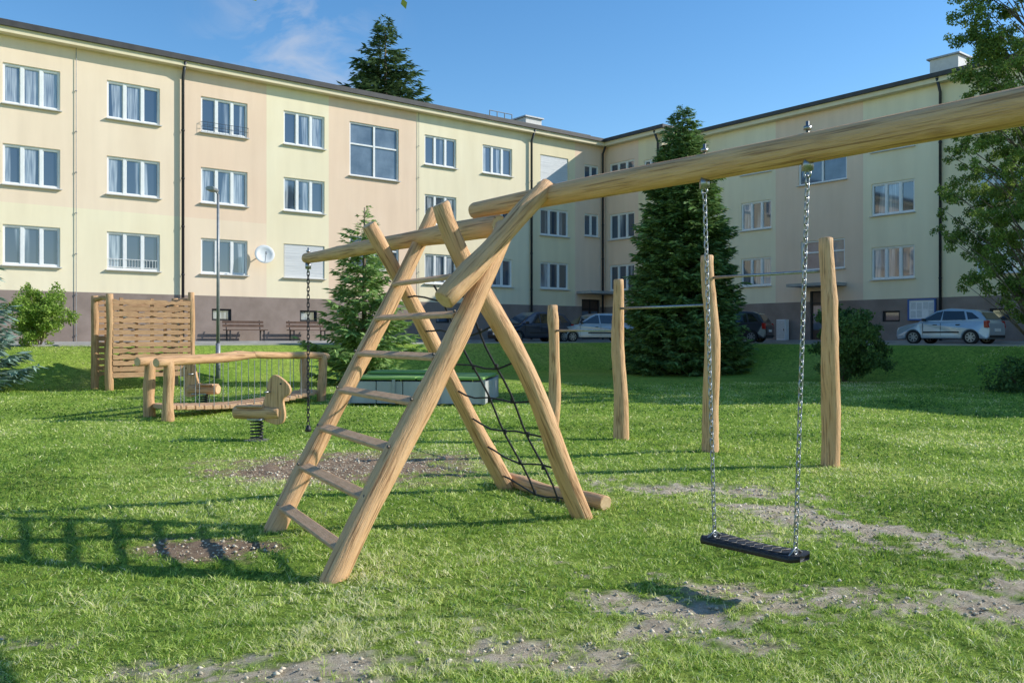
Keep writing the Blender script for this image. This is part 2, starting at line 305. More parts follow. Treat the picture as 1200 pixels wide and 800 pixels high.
# ------------------------------------------------------------ roads
def strip(name,qa0,qa1,qb0,qb1,z,m,h=None):
    g=G(); p=[QP(qa0,qb0,z),QP(qa1,qb0,z),QP(qa1,qb1,z),QP(qa0,qb1,z)]
    if h:
        p2=[v-Vector((0,0,h)) for v in p]; g.add(p+p2,[(0,1,2,3),(0,4,5,1),(1,5,6,2),(2,6,7,3),(3,7,4,0)])
    else: g.add(p,[(0,1,2,3)])
    o=g.obj(name,m); o['kind']='structure'; return o
strip('road',29.7,33,-40,33,PLAT+.012,ASPH); strip('road',-20,29.7,29.7,35,PLAT+.012,ASPH)
strip('pavement',33,34.72,-40,33,PLAT+.12,PAVE,.2); strip('pavement',29.7,34.72,33,34.02,PLAT+.12,PAVE,.2); strip('pavement',-20,29.6,35,36.42,PLAT+.12,PAVE,.2)
strip('kerb',29.55,29.7,-40,29.55,PLAT+.06,PAVE,.2); strip('kerb',-20,29.7,29.55,29.7,PLAT+.06,PAVE,.2)
# ------------------------------------------------------------ buildings
def facade(bld,O,d,n,s0,s1,ops,bands,zlo=-.7,zhi=10.6,name='wall',extra_s=()):
    Mf=Matrix.Translation(O); Mf.col[0][:3]=d; Mf.col[1][:3]=-n; Mf.col[2][:3]=(0,0,1)
    S=sorted(set([s0,s1]+[round(v,3) for o in ops for v in(o[0],o[1])]+[v for v in extra_s if s0<v<s1])); ZL=sorted(set([zlo,zhi,1.6,4.7]+[round(v,3) for o in ops for v in(o[2],o[3])]))
    g=G()
    for i in range(len(S)-1):
        for j in range(len(ZL)-1):
            cs=(S[i]+S[i+1])/2; cz=(ZL[j]+ZL[j+1])/2
            if any(o[0]<cs<o[1] and o[2]<cz<o[3] for o in ops): continue
            g.add([(S[i],0,ZL[j]),(S[i+1],0,ZL[j]),(S[i+1],0,ZL[j+1]),(S[i],0,ZL[j+1])],[(0,1,2,3)],bands(cs,cz))
    for o in ops:
        a,b2,c0,c1=o[:4]; dp=.2; mi=bands((a+b2)/2,(c0+c1)/2)
        g.add([(a,0,c0),(b2,0,c0),(b2,0,c1),(a,0,c1),(a,dp,c0),(b2,dp,c0),(b2,dp,c1),(a,dp,c1)],[(0,1,5,4),(1,2,6,5),(2,3,7,6),(3,0,4,7)],mi)
    w=g.obj(name,[YEL,PEACH,PLINTH,YEL2,PEACH2],Mf,bld)
    for o in ops:
        kind=o[4]; a,b2,c0,c1=o[:4]; wd,ht=b2-a,c1-c0
        M=Mf@Matrix.Translation((a+wd/2,.12,c0))
        if kind=='door':
            dg=G(); dg.box((0,.03,ht/2),(wd,.06,ht)); dr=dg.obj('door',DOORM,M,bld)
            fg=G()
            for x in(-wd/2+.05,0,wd/2-.05): fg.box((x,-.015,ht/2),(.07,.03,ht))
            fg.box((0,-.015,ht-.05),(wd-.14,.028,.07)); fg.box((0,-.015,ht*.75),(wd-.14,.028,.06)); fg.obj('frame',BLK,M,dr)
            hg=G(); hg.box((.12,-.06,1.05),(.03,.05,.3)); hg.obj('handle',STEEL,M,dr)
            for sx in(-1,1):
                pg=G(); pg.box((sx*wd/4,-.006,ht*.45),(wd/3,.01,ht*.5)); pg.obj('glass_pane',STAIRG,M,dr)
            continue
        pg=G(); pg.add([(-wd/2,0,0),(wd/2,0,0),(wd/2,0,ht),(-wd/2,0,ht)],[(0,1,2,3)])
        pm={'stair':STAIRG,'blind':BLIND,'base':PANES[0],'dark':PANES[0]}.get(kind) or PANES[random.choice([1,1,2,2,1,0])]
        if kind=='blind':
            pg=G(); 
            for i in range(int(ht/.06)): pg.box((0,-.072+.004*(i%2),.03+i*.06),(wd-.1,.02,.056))
        win=pg.obj('window',pm,M,bld)
        fg=G(); t=.075; y=-.03
        for sx in(-1,1): fg.box((sx*(wd/2-t/2),y,ht/2),(t,.06,ht))
        for zz in(t/2,ht-t/2): fg.box((0,y,zz),(wd-2*t,.058,t))
        if kind=='base': pass
        elif kind=='stair':
            fg.box((0,y-.003,ht/2),(.09,.06,ht-2*t)); 
            for sx in(-1,1): fg.box((sx*(wd/4-.01),y+.002,ht*.6),(wd/2-.13,.05,.07))
        else:
            k=2 if wd<1.4 else 3
            for q in range(1,k): fg.box((-wd/2+wd*q/k,y-.003,ht/2),(.11,.06,ht-2*t))
            for q in range(k):
                cx=-wd/2+wd*(q+.5)/k; pw=wd/k-.11
                for sx in(-1,1): fg.box((cx+sx*(pw/2-.01),y+.012,ht/2),(.03,.03,ht-2*t))
                for zz in(t+.015,ht-t-.015): fg.box((cx,y+.012,zz),(pw-.02,.028,.03))
        fg.obj('frame',WHITE if kind!='base' else BLK,M,win)
        if kind!='base':
            sg=G(); sg.box((0,-.13,-.02),(wd+.1,.22,.035)); sg.obj('sill',SILL,M,win)
        if len(o)>5 and o[5]=='rail':
            rg=G()
            for q in (.22,.4): rg.tube([(-wd/2,-.22,q),(wd/2,-.22,q)],.009,6)
            for q in np.linspace(-wd/2,wd/2,9): rg.tube([(q,-.22,.0),(q,-.22,.4)],.006,5)
            for q in(-wd/2,wd/2):
                rg.tube([(q,-.22,.4),(q,-.12,.4)],.009,6); rg.tube([(q,-.22,0),(q,-.12,0)],.009,6)
            rg.obj('railing',DKMET,M,win)
        if len(o)>5 and o[5]=='lowrail':
            rg=G()
            for q in (.12,.42): rg.tube([(-wd/2+.03,-.06,q),(wd/2-.03,-.06,q)],.012,6)
            for q in np.linspace(-wd/2+.05,wd/2-.05,18): rg.tube([(q,-.06,.12),(q,-.06,.42)],.008,5)
            rg.obj('railing',WHITE,M,win)
    return Mf
ROWS=[(2.48,3.92),(5.33,6.77),(8.18,9.62)]
Z0=Vector((0,0,EYE))
A0=QP(34.7,5.34)+Z0
bA=thing('apartment_building','long three-storey peach and yellow apartment block with white windows','apartment building',QP(34.7,20,PLAT),0)
opsA=[]
colsA=[(-8.6,-6.7),(-4.9,-3.0),(-.84,.98),(2.56,4.48),(6.06,7.98),(9.56,11.46),(16.66,18.5),(20.1,22.0),(23.9,25.9)]
for ci,(a,b2) in enumerate(colsA):
    for ri,(c0,c1) in enumerate(ROWS):
        k='win'; ex=None
        if ci==4 and ri==0: k='dark'
        if ci==5 and ri==0: k='blind'
        if ci==8 and ri==2: k='blind'
        if ci==7 and ri==1: k='dark'
        if ci==4 and ri==2: ex='rail'
        if ci==3 and ri==0: ex='lowrail'
        opsA.append((a,b2,c0,c1,k,ex))
opsA.append((12.68,15.24,7.2,9.64,'stair')); opsA.append((12.68,15.24,3.0,4.5,'stair'))
for c0,c1 in [(5.5,6.77),(8.35,9.5)]: opsA.append((27.1,28.2,c0,c1,'dark'))
opsA.append((26.9,28.3,-.2,2.0,'door'))
for s in (2.9,6.5,10.3,17.3,20.8,24.6): opsA.append((s,s+.8,.6,1.08,'base'))
def bandA(s,z):
    if z<1.6: return 2
    if s<1.3: return 4 if (z>4.7) else 3
    if s<5.3: return 4 if z>4.7 else 3
    if s<8.8: return 1 if z>4.7 else 4
    if s<11.66: return 3
    if s<16.2: return 1
    if s<23.2: return 3
    if s<26.4: return 0
    return 1
facade(bA,A0,AX,BX,-13,28.66,opsA,bandA,extra_s=(1.3,5.3,8.8,11.66,16.2,23.2,26.4))
bB=thing('apartment_building','three-storey pale yellow apartment wing in shade beside parked cars','apartment building',QP(20,36.4,PLAT),0)
C0=QP(34.7,34.0)+Z0; NA=-AX
opsC=[(.4,2.3,c0,c1,'win') for c0,c1 in ROWS]+[(3.0,3.9,8.5,9.4,'win')]
facade(bB,C0,BX,NA,0,4.28,opsC,lambda s,z:2 if z<1.6 else (1 if s<2.6 else 0),extra_s=(2.6,),name='stair_block_wall')
E0=QP(30.42,34.0)+Z0
facade(bB,E0,AX,BX,0,2.4,[],lambda s,z:2 if z<1.6 else 3,name='return_wall')
B0=QP(30.42,36.4)+Z0
opsB=[]
for ci,(a,b2) in enumerate([(3.24,5.04),(10.3,12.25),(14.8,16.7),(18.6,20.5),(23.5,25.4),(28,29.9)]):
    for ri,(c0,c1) in enumerate(ROWS): opsB.append((a,b2,c0,c1,'win'))
opsB.append((6.58,9.1,7.2,9.64,'stair')); opsB.append((6.7,9.0,3.1,4.5,'stair')); opsB.append((7.2,8.6,-.2,2.1,'door'))
for s in (3.6,10.8,15.3): opsB.append((s,s+.8,.6,1.08,'base'))
facade(bB,B0,BX,NA,0,34,opsB,lambda s,z:2 if z<1.6 else (1 if 5.3<s<9.9 else (3 if s<13.4 else 0)),extra_s=(5.3,9.9,13.4))
def qbox(g,qa0,qa1,qb0,qb1,z0,z1,mi=0):
    p=[QP(a,b2,z) for z in(z0,z1) for a,b2 in((qa0,qb0),(qa1,qb0),(qa1,qb1),(qa0,qb1))]
    g.add(p,[(0,1,2,3),(4,7,6,5),(0,4,5,1),(1,5,6,2),(2,6,7,3),(3,7,4,0)],mi)
e=EYE
g=G(); qbox(g,34.3,46.2,-8.2,33.6,e+10.58,e+10.78); g.obj('cornice',CORN,I4,bA)
g=G(); qbox(g,34.2,46.3,-8.3,33.48,e+10.78,e+10.96); ro=g.obj('roof',ROOFM,I4,bA)
g=G(); qbox(g,35.0,45.6,-7.4,33.2,e+10.97,e+11.25); g.obj('roof_sheet',ROOFM,I4,ro)
g=G(); qbox(g,34.9,46,-7.66,-7.5,e-.9,e+10.57); qbox(g,45.6,46,-7.5,34,e-.9,e+10.57); g.obj('back_wall',YEL,I4,bA)
g=G(); qbox(g,30.02,46.2,33.6,47,e+10.58,e+10.78); qbox(g,-4,30.02,36.0,47,e+10.58,e+10.78); g.obj('cornice',CORN,I4,bB)
g=G(); qbox(g,29.9,46.3,33.48,47.1,e+10.78,e+10.96); qbox(g,-4.1,29.9,35.88,47.1,e+10.78,e+10.96); ro2=g.obj('roof',ROOFM,I4,bB)
g=G(); qbox(g,-3.7,-3.5,36.6,46.8,e-.9,e+10.57); qbox(g,-3.5,45.5,46.6,46.8,e-.9,e+10.57); g.obj('back_wall',YEL,I4,bB)
def hatch(par,qa,qb,w1,h1):
    g=G(); qbox(g,qa,qa+w1,qb,qb+w1,e+10.97,e+10.97+h1); h=g.obj('roof_hatch',SILL,I4,par)
    g=G(); qbox(g,qa-.1,qa+w1+.1,qb-.1,qb+w1+.1,e+10.97+h1,e+11.04+h1); g.obj('lid',ZINC,I4,h)
hatch(ro,35.5,28.9,1.1,.75); hatch(ro2,16.7,37.2,1.2,.95)
g=G()
for q in np.arange(0,1.6,.5): g.tube([QP(36.2,27.0+q,e+11.2),QP(36.2,27.0+q,e+11.9)],.03,5)
g.tube([QP(36.2,27.0,e+11.9),QP(36.2,28.5,e+11.9)],.025,5); g.obj('roof_rail',ZINC,I4,ro)
def pipe(par,Mf_O,d,n,s,zlo=-.3):
    g=G(); p=Mf_O+d*s+n*.12
    g.tube([p+Vector((0,0,zlo)),p+Vector((0,0,10.2)),p+n*.3+Vector((0,0,10.75))],.06,8)
    for z in np.arange(.5,10,1.9): g.tube([p+Vector((0,0,z-.03)),p+Vector((0,0,z+.03))],.075,8)
    g.obj('downpipe',DKMET,I4,par,True)
pipe(bA,A0,AX,BX,5.32); pipe(bA,A0,AX,BX,23.2); pipe(bA,A0,AX,BX,28.4); pipe(bB,B0,BX,NA,13.4); pipe(bB,C0,BX,NA,4.1)
for s in (1.5,16.3): 
    g=G(); p=A0+AX*s+BX*.05; g.tube([p+Vector((0,0,-.3)),p+Vector((0,0,10.7))],.012,5)
    for z in np.arange(0,10.5,1.5): g.box(p+Vector((0,0,z)),(.05,.05,.04))
    g.obj('lightning_conductor',ZINC,I4,bA)
for par,O,d,n,s,w in [(bA,A0,AX,BX,27.6,2.2),(bB,B0,BX,NA,7.9,2.4)]:
    Mf=Matrix.Translation(O); Mf.col[0][:3]=d; Mf.col[1][:3]=-n
    g=G(); g.box((s,-.6,2.35),(w,1.2,.14)); g.obj('entrance_canopy',PAVE,Mf,par)
def dish(s,z):
    t=thing('satellite_dish','white satellite dish on a bracket beside a window','satellite dish',A0+AX*s+BX*.03+Vector((0,0,z)))
    M=W[t.name]; nrm=(BX+Vector((-.25,.0,.25))).normalized(); q=nrm.to_track_quat('Z','Y').to_matrix().to_4x4()
    Md=M@Matrix.Translation(BX*.35)@q
    g=G(); g.lathe([(0,0),(.15,.012),(.28,.045),(.4,.1),(.405,.09),(.28,.03),(.15,0),(0,-.015)],28); g.obj('reflector',WHITE,Md,t,True)
    g=G(); g.tube([(0,-.35,.08),(0,-.1,.42)],.012,6); g.box((0,-.08,.44),(.06,.1,.07)); g.obj('feed_arm',ZINC,Md,t)
    g=G(); g.tube([(0,0,0),BX*.34],.025,8); g.obj('bracket',ZINC,M,t)
dish(8.55,3.35)
def onB(s,z,off=.05): return B0+BX*s+NA*off+Vector((0,0,z))
MB=Matrix.Identity(4); MB.col[0][:3]=BX; MB.col[1][:3]=AX
nb=thing('notice_board','blue framed notice board with white sheets on the plinth wall','notice board',onB(12.6,1.1))
Mn=Matrix.Translation(onB(12.6,1.1))@MB
BLUE=mat('blue_frame',(.04,.12,.35),.4,c2=(.05,.14,.4),scale=8)
PAPER=mat('paper_sheet',(.7,.7,.68),.8,c2=(.55,.56,.56),scale=18,stretch=(.5,1,3))
g=G(); g.box((0,0,0),(1.1,.06,.85)); g.obj('panel',WHITE,Mn,nb)
g=G()
for z in(-.43,.43): g.box((0,-.02,z),(1.2,.1,.06))
for x in(-.57,.57): g.box((x,-.02,0),(.06,.098,.8))
g.obj('frame',BLUE,Mn,nb)
g=G()
for i,x in enumerate((-.36,-.1,.17,.4)): 
    g.box((x,-.035,.17-.03*(i%2)),(.21,.004,.29)); 
    if i!=2: g.box((x,-.035,-.2+.02*(i%2)),(.21,.004,.29))
g.obj('notice_sheets',PAPER,Mn,nb)
cb=thing('utility_cabinet','white electrical cabinet standing against the plinth','utility cabinet',onB(5.9,-.23,.5))
Mc=Matrix.Translation(onB(5.9,-.23,.3))@MB
g=G(); g.box((0,0,.5),(.5,.3,1.0)); g.obj('body',WHITE,Mc,cb,bevel=.01)
g=G(); g.box((0,-.158,.52),(.44,.012,.9)); d_=g.obj('door',SILL,Mc,cb); g=G(); g.box((.17,-.175,.5),(.03,.02,.1)); g.obj('handle',BLK,Mc,d_)
# ------------------------------------------------------------ logs
def log(name,p0,p1,r0,r1,parent,m=None,wob=.02,seed=0,n=22,seg=16,label=None,kn=True):
    p0=Vector(p0);p1=Vector(p1); L=(p1-p0).length; rn=random.Random(seed*13+5)
    ph=[rn.uniform(0,6.28) for _ in range(6)]; g=G(); pts=[];rad=[]
    kn=[(rn.uniform(.05,.95),rn.uniform(.03,.09)) for _ in range(4)] if kn else []
    for i in range(n+1):
        t=i/n; env=math.sin(math.pi*min(1,max(0,t)))**.6
        x=wob*env*(math.sin(3.1*t*1.3+ph[0])+.35*math.sin(9*t+ph[1])); y=wob*env*(math.sin(2.7*t*1.4+ph[2])+.35*math.sin(8*t+ph[3]))
        r=r0+(r1-r0)*t; r*=1+.04*math.sin(11*t+ph[4])+sum(a*math.exp(-((t-c)*L/.09)**2) for c,a in kn)
        pts.append((x,y,t*L)); rad.append(r)
    e=.012; pts=[(pts[0][0],pts[0][1],0)]+[(pts[0][0],pts[0][1],e)]+pts[1:-1]+[(pts[-1][0],pts[-1][1],L-e),(pts[-1][0],pts[-1][1],L)]
    rad=[rad[0]*.86,rad[0]]+rad[1:-1]+[rad[-1],rad[-1]*.86]
    g.tube(pts,rad,seg,0,True,1)
    vs=[]
    for (x,y,z) in g.v:
        a=math.atan2(y,x); k=1+.035*math.sin(2*a+ph[5]+z*1.3)+.02*math.sin(5*a+z*3); vs.append((x*k,y*k,z))
    g.v=vs
    M=Matrix.Translation(p0)@(p1-p0).to_track_quat('Z','Y').to_matrix().to_4x4()
    o=g.obj(name,[m or WOOD,WEND],M,parent,True,label=label)
    for p in list(o.data.polygons)[-2:]: p.use_smooth=False
    return o
def lerp(a,b2,t): return Vector(a)*(1-t)+Vector(b2)*t
def atz(a,b2,z): return lerp(a,b2,(z-a[2])/(b2[2]-a[2]))
sf=thing('swing_set','tall robinia log swing set with ladder and black rope net','swing set',(-.5,7.2,0))
gz=lambda x,y:tz(x,y)-.12
Rb=(-1.21,5.52,gz(-1.21,5.52)); Rt=(-.045,6.66,2.46)
Lb=(-2.01,6.99,gz(-2.01,6.99)); Lt=(-.74,8.15,2.79)
N1b=(0.0,9.04,-.1); N1t=(-1.32,7.85,2.62)
N2b=(.66,7.55,-.1); N2t=(-.57,6.80,2.65)
log('leg',Rb,Rt,.092,.074,sf,seed=1,wob=.025); log('leg',Lb,Lt,.085,.066,sf,seed=2,wob=.025)
log('leg',N1b,N1t,.09,.068,sf,seed=3,wob=.035); log('leg',N2b,N2t,.094,.072,sf,seed=4,wob=.05)
log('brace',(-.50,6.17,1.85),(.29,6.74,2.78),.084,.074,sf,seed=15,wob=.012,n=12)
E1=Vector((-.33,7.48,2.69)); E2=Vector((2.49,4.15,2.735)); E3=E1+(E2-E1)*1.75
log('beam',E1,E3,.074,.115,sf,seed=5,wob=.014,n=44,seg=20,kn=False)
F2=Vector((-.10,7.02,2.50)); F1=Vector((-2.4,9.95,2.50))
log('beam',F2,F1,.088,.064,sf,seed=6,wob=.02)
log('foot_log',(-.17,9.3,.07),(.86,7.82,.06),.062,.074,sf,seed=7,wob=.015)
fx=E1+(E2-E1)*1.66; pd=Vector((.77,.64,0))
for sgn in(-1,1): log('leg',fx+pd*1.3*sgn+Vector((0,0,-2.8)),fx-pd*.22*sgn+Vector((0,0,.15))+Vector((.1*sgn,-.1*sgn,0)),.1,.08,sf,seed=20+sgn)
for i in range(7):
    z=.17+.315*i; a=atz(Lb,Lt,z); c=atz(Rb,Rt,z)
    d=(c-a).normalized(); off=Vector((-.63,-.57,.38)).normalized()*.03; a2=a+d*.03+off; c2=c-d*.03+off; L=(c2-a2).length
    out=Vector((-.70,-.62,-.32)).normalized(); out=(out-d*out.dot(d)).normalized()
    up=out.cross(d).normalized(); 
    if up.z<0: up=-up; out=-out
    M=Matrix.Translation((a2+c2)/2); M.col[0][:3]=d; M.col[1][:3]=out; M.col[2][:3]=up
    g=G(); g.box((0,0,0),(L,.095,.034)); rg=g.obj('rung',PLANK,M,sf,bevel=.01)
    for pp in(a,c): 
        g=G(); q=(Vector((-.63,-.57,.38)).normalized()); M2=Matrix.Translation(pp+q*.078)@q.to_track_quat('Z','Y').to_matrix().to_4x4(); g.tube([M2@Vector((0,0,0)),M2@Vector((0,0,.012))],.011,8)
        g.obj('bolt',BOLT,I4,rg)
g=G()
def netp(u,v):
    z=.14+v*1.95; return lerp(atz(N1b,N1t,z),atz(N2b,N2t,z),u)+Vector((0,0,-.05*math.sin(math.pi*u)))
for k in (.5,.8): g.tube([netp(k+.02*math.sin(v*1.1),v/14) for v in range(15)],.010,6)
for k in range(0,7):
    v=k/6.4; g.tube([netp(u,v+.012*math.sin(u*9+k)) for u in(0.02,.14,.28,.5,.65,.8,.98)],.009,6)
    for u in(.5,.8):
        p=netp(u,v); g.tube([p-Vector((0,0,.022)),p+Vector((0,0,.022))],.017,8)
g.obj('rope_net',ROPE,I4,sf,True)
def chain(name,p0,p1,parent,m=STEEL,pitch=.040,hl=.0265,hw=.0135,wr=.0042):
    p0=Vector(p0);p1=Vector(p1); L=(p1-p0).length; n=max(2,int(L/pitch)); g=G(); q=(p1-p0).to_track_quat('Z','Y')
    for i in range(n):
        c=p0.lerp(p1,(i+.5)/n); rot=q.to_matrix()@Matrix.Rotation(math.pi/2*(i%2)+.25,3,'Z'); path=[]
        for k in range(12):
            a=2*math.pi*k/12; x=hw*math.cos(a); z=hw*math.sin(a)+(hl-hw)*(1 if math.sin(a)>=0 else -1); path.append(Vector((x,0,z)))
        vs=[]
        for k in range(12):
            t=(path[(k+1)%12]-path[k-1]).normalized(); nn=Vector((0,1,0)); bb=t.cross(nn)
            for j in range(5):
                b_=2*math.pi*j/5; vs.append(c+rot@(path[k]+(nn*math.cos(b_)+bb*math.sin(b_))*wr))
        fs=[(k*5+j,((k+1)%12)*5+j,((k+1)%12)*5+(j+1)%5,k*5+(j+1)%5) for k in range(12) for j in range(5)]
        g.add([v-p0 for v in vs],fs)
    return g.obj(name,m,Matrix.Translation(p0),parent,True)
def hanger(p,dirv,r,parent):
    g=G(); p=Vector(p)
    g.tube([(0,0,-r-.07),(0,0,r+.05)],.010,8); g.box((0,0,-r-.03),(.055,.055,.07)); g.ring((0,0,-r-.085),.020,.007,Vector((-dirv.y,dirv.x,0)),14,6)
    g.tube([(0,0,r+.0),(0,0,r+.02)],.024,6)
    g.obj('hanger_bolt',STEEL,Matrix.Translation(p),parent,True)
def swing(label,P0,P1,zseat,r,shrink=.92,M_=STEEL,seatlen=.58):
    P0=Vector(P0);P1=Vector(P1); mid=(P0+P1)/2; d=(P1-P0); d.z=0; dn=d.normalized()
    t=thing('swing',label,'swing',(mid.x,mid.y,zseat))
    hw=d.length*shrink/2
    for s,P in((-1,P0),(1,P1)):
        hanger(P,dn,r,t)
        chain('chain',P-Vector((0,0,r+.10)),Vector((mid.x,mid.y,zseat+.035))+dn*s*hw*.96,t,M_)
    M=Matrix.Translation((mid.x,mid.y,zseat)); M.col[0][:3]=dn; M.col[1][:3]=Vector((-dn.y,dn.x,0))
    g=G(); N=20; hl=max(seatlen/2,hw+.05); rows=[]
    for i in range(N+1):
        x=-hl+2*hl*i/N; w=.10*min(1,(1-abs(x/hl)**8)+.45)*(1-.12*math.cos(math.pi*x/hl)); zc=-.008*math.cos(math.pi*x/hl/2)
        rows.append((x,w,zc))
    vs=[];fs=[]
    for x,w,zc in rows: vs+=[(x,-w,zc-.018),(x,w,zc-.018),(x,w+.004,zc),(x,w,zc+.018),(x,0,zc+.010),(x,-w,zc+.018),(x,-w-.004,zc)]
    for i in range(N):
        for k in range(7): fs.append((i*7+k,i*7+(k+1)%7,(i+1)*7+(k+1)%7,(i+1)*7+k))
    fs+= [tuple(range(7)),tuple(N*7+k for k in reversed(range(7)))]
    g.add(vs,fs); 
    for i in range(9):
        x=-hl*.72+hl*1.44*i/8; zc=-.008*math.cos(math.pi*x/hl/2)+.014
        g.tube([(x-.03,-.08,zc+.004),(x+.015,-.02,zc),(x-.015,.03,zc),(x+.02,.08,zc+.004)],.006,5)
    g.obj('seat',RUBBER,M,t,True)
    for s in(-1,1): 
        g=G(); g.tube([(s*hw*.96,-.07,.01),(s*hw*.96,0,.05),(s*hw*.96,.07,.01)],.007,6); g.ring((s*hw*.96,0,.03),.02,.006,(1,0,0),14,6)
        g.obj('seat_shackle',STEEL,M,t,True)
    return t
bt=lambda t:E1+(E2-E1)*t
swing('black rubber swing seat on steel chains under a log beam',bt(.565),bt(.735),.285,.088,.82)
P=F2+(F1-F2)*.985; t=thing('rope_swing','thin dark chain with small grip hanging from the log beam','swing',(P.x,P.y,.5))
hanger(P,(F1-F2).normalized(),.066,t); chain('chain',P-Vector((0,0,.16)),(P.x,P.y,.56),t,ROPE,.045,.03,.015,.0055)
g=G(); g.lathe([(0,-.02),(.03,-.018),(.04,0),(.03,.03),(.015,.06),(0,.06)],14); g.obj('grip',RUBBER,Matrix.Translation((P.x,P.y,.5)),t,True)
# ------------------------------------------------------------ pull-up bars
pb=thing('pull_up_bars','row of four curved robinia posts joined by steel bars','pull-up bars',(2.3,12.5,0))
PP=[((3.84,10.3),2.78,3.80),((2.70,11.6),2.69,2.66),((1.68,13.1),2.46,1.64),((.69,14.6),2.12,.70)]
for i,((x,y),h,tx) in enumerate(PP): log('post',(x,y,-.1),(tx,y+.03,h),.115,.082,pb,seed=31+i,wob=.045,n=26)
for i,z in enumerate((2.38,2.01,1.68)):
    a=PP[i];c=PP[i+1]; g=G(); g.tube([(a[2],a[0][1]+.02,z),(c[2],c[0][1]+.02,z)],.019,10); g.obj('bar',STEEL,I4,pb,True)
# ------------------------------------------------------------ spring horses
def smoothpoly(P,it=2):
    for _ in range(it):
        Q=[]
        for i in range(len(P)):
            a=P[i];b2=P[(i+1)%len(P)]; Q+=[(a[0]*.75+b2[0]*.25,a[1]*.75+b2[1]*.25),(a[0]*.25+b2[0]*.75,a[1]*.25+b2[1]*.75)]
        P=Q
    return P
def horse(x,y,rz,sc,label):
    z0=tz(x,y); t=thing('spring_rider',label,'spring rider',(x,y,z0),rz,'wooden spring horses'); M=W[t.name]@Matrix.Scale(sc,4)
    S_=[(-.02,.36),(-.02,.54),(.04,.66),(.08,.80),(.10,.93),(.14,1.02),(.20,1.08),(.28,1.06),(.37,1.0),(.46,.92),(.50,.83),(.47,.75),(.40,.73),(.36,.66),(.38,.56),(.40,.45),(.39,.34),(.33,.28),(.24,.27),(.1,.31)]
    g=G(); g.prism(smoothpoly(S_,3),-.035,.035); g.obj('horse_head_board',WOOD,M,t,bevel=.01)
    log('body',M@Vector((-.48,0,.46)),M@Vector((.3,0,.46)),.098,.09,t,wob=.01,seed=91,n=10)
    g=G(); g.tube([(.33,-.041,.93),(.33,.041,.93)],.016,10); g.obj('eye',BLK,M,t)
    g=G(); g.box((-.18,0,.565),(.46,.26,.035)); g.obj('seat',PLANK,M,t,bevel=.015)
    g=G(); g.tube([(.14,-.2,.80),(.14,.2,.80)],.015,8); g.obj('handlebar',STEEL,M,t,True)
    g=G(); g.tube([(.05,-.22,.36),(.05,.22,.36)],.016,8); g.obj('footrest',STEEL,M,t,True)
    g=G(); pts=[(.095*math.cos(a),.095*math.sin(a),.03+.31*a/(2*math.pi*6)) for a in np.linspace(0,2*math.pi*6,110)]; g.tube(pts,.014,6); g.obj('spring',DKMET,M@Matrix.Translation((-.1,0,0)),t,True)
    g=G(); g.box((-.1,0,.355),(.26,.18,.02)); g.obj('mounting_plate',STEEL,M,t)
    g=G(); g.box((-.1,0,.01),(.3,.3,.03)); g.obj('base_plate',STEEL,M,t)
horse(-3.83,13.1,math.radians(-10),.95,'wooden spring rider horse on dark coil spring in the lawn')
horse(-6.55,17.9,math.radians(165),.93,'wooden spring rider horse behind the wobbly bridge')
# ------------------------------------------------------------ bridge
br=thing('play_bridge','low wooden chain bridge with curved log handrails','play bridge',(-5.7,18.3,0))
ends=[((-6.33,15.7),(-4.5,20.2)),((-6.93,16.3),(-5.1,20.9))]
for k,(p,q) in enumerate(ends):
    for j,(x,y) in enumerate((p,q)): log('post',(x,y,-.05),(x+.02,y,1.12),.105,.09,br,WOODB,seed=50+2*k+j,wob=.012,n=10)
    a=Vector((*p,1.03));c=Vector((*q,1.03)); dv=(c-a)
    log('handrail',a-dv*.06+Vector((0,0,.07)),a+dv*.52+Vector((0,0,.16)),.085,.07,br,WOODB,seed=60+k,wob=.02,n=14); log('handrail',a+dv*.49+Vector((0,0,.17)),c+dv*.05+Vector((0,0,.06)),.07,.078,br,WOODB,seed=64+k,wob=.02,n=14)
    g=G()
    for i in range(1,12):
        t=i/12; p_=a+dv*t; g.tube([p_+Vector((0,0,.04)),Vector((p_.x,p_.y,.28-.12*math.sin(math.pi*t)))],.008,5)
    g.obj('side_ropes',ZINC,I4,br)
g=G()
for i in range(20):
    t=(i+.5)/20; a=lerp((-6.33,15.7,0),(-4.5,20.2,0),t); c=lerp((-6.93,16.3,0),(-5.1,20.9,0),t); d=(c-a); 
    M=Matrix.Translation((a+c)/2+Vector((0,0,.27-.13*math.sin(math.pi*t)))); dn=d.normalized(); M.col[0][:3]=dn; M.col[1][:3]=Vector((-dn.y,dn.x,0)); g.box((0,0,0),(d.length-.1,.17,.09),0,M)
g.obj('deck',PLANK,I4,br,bevel=.02)
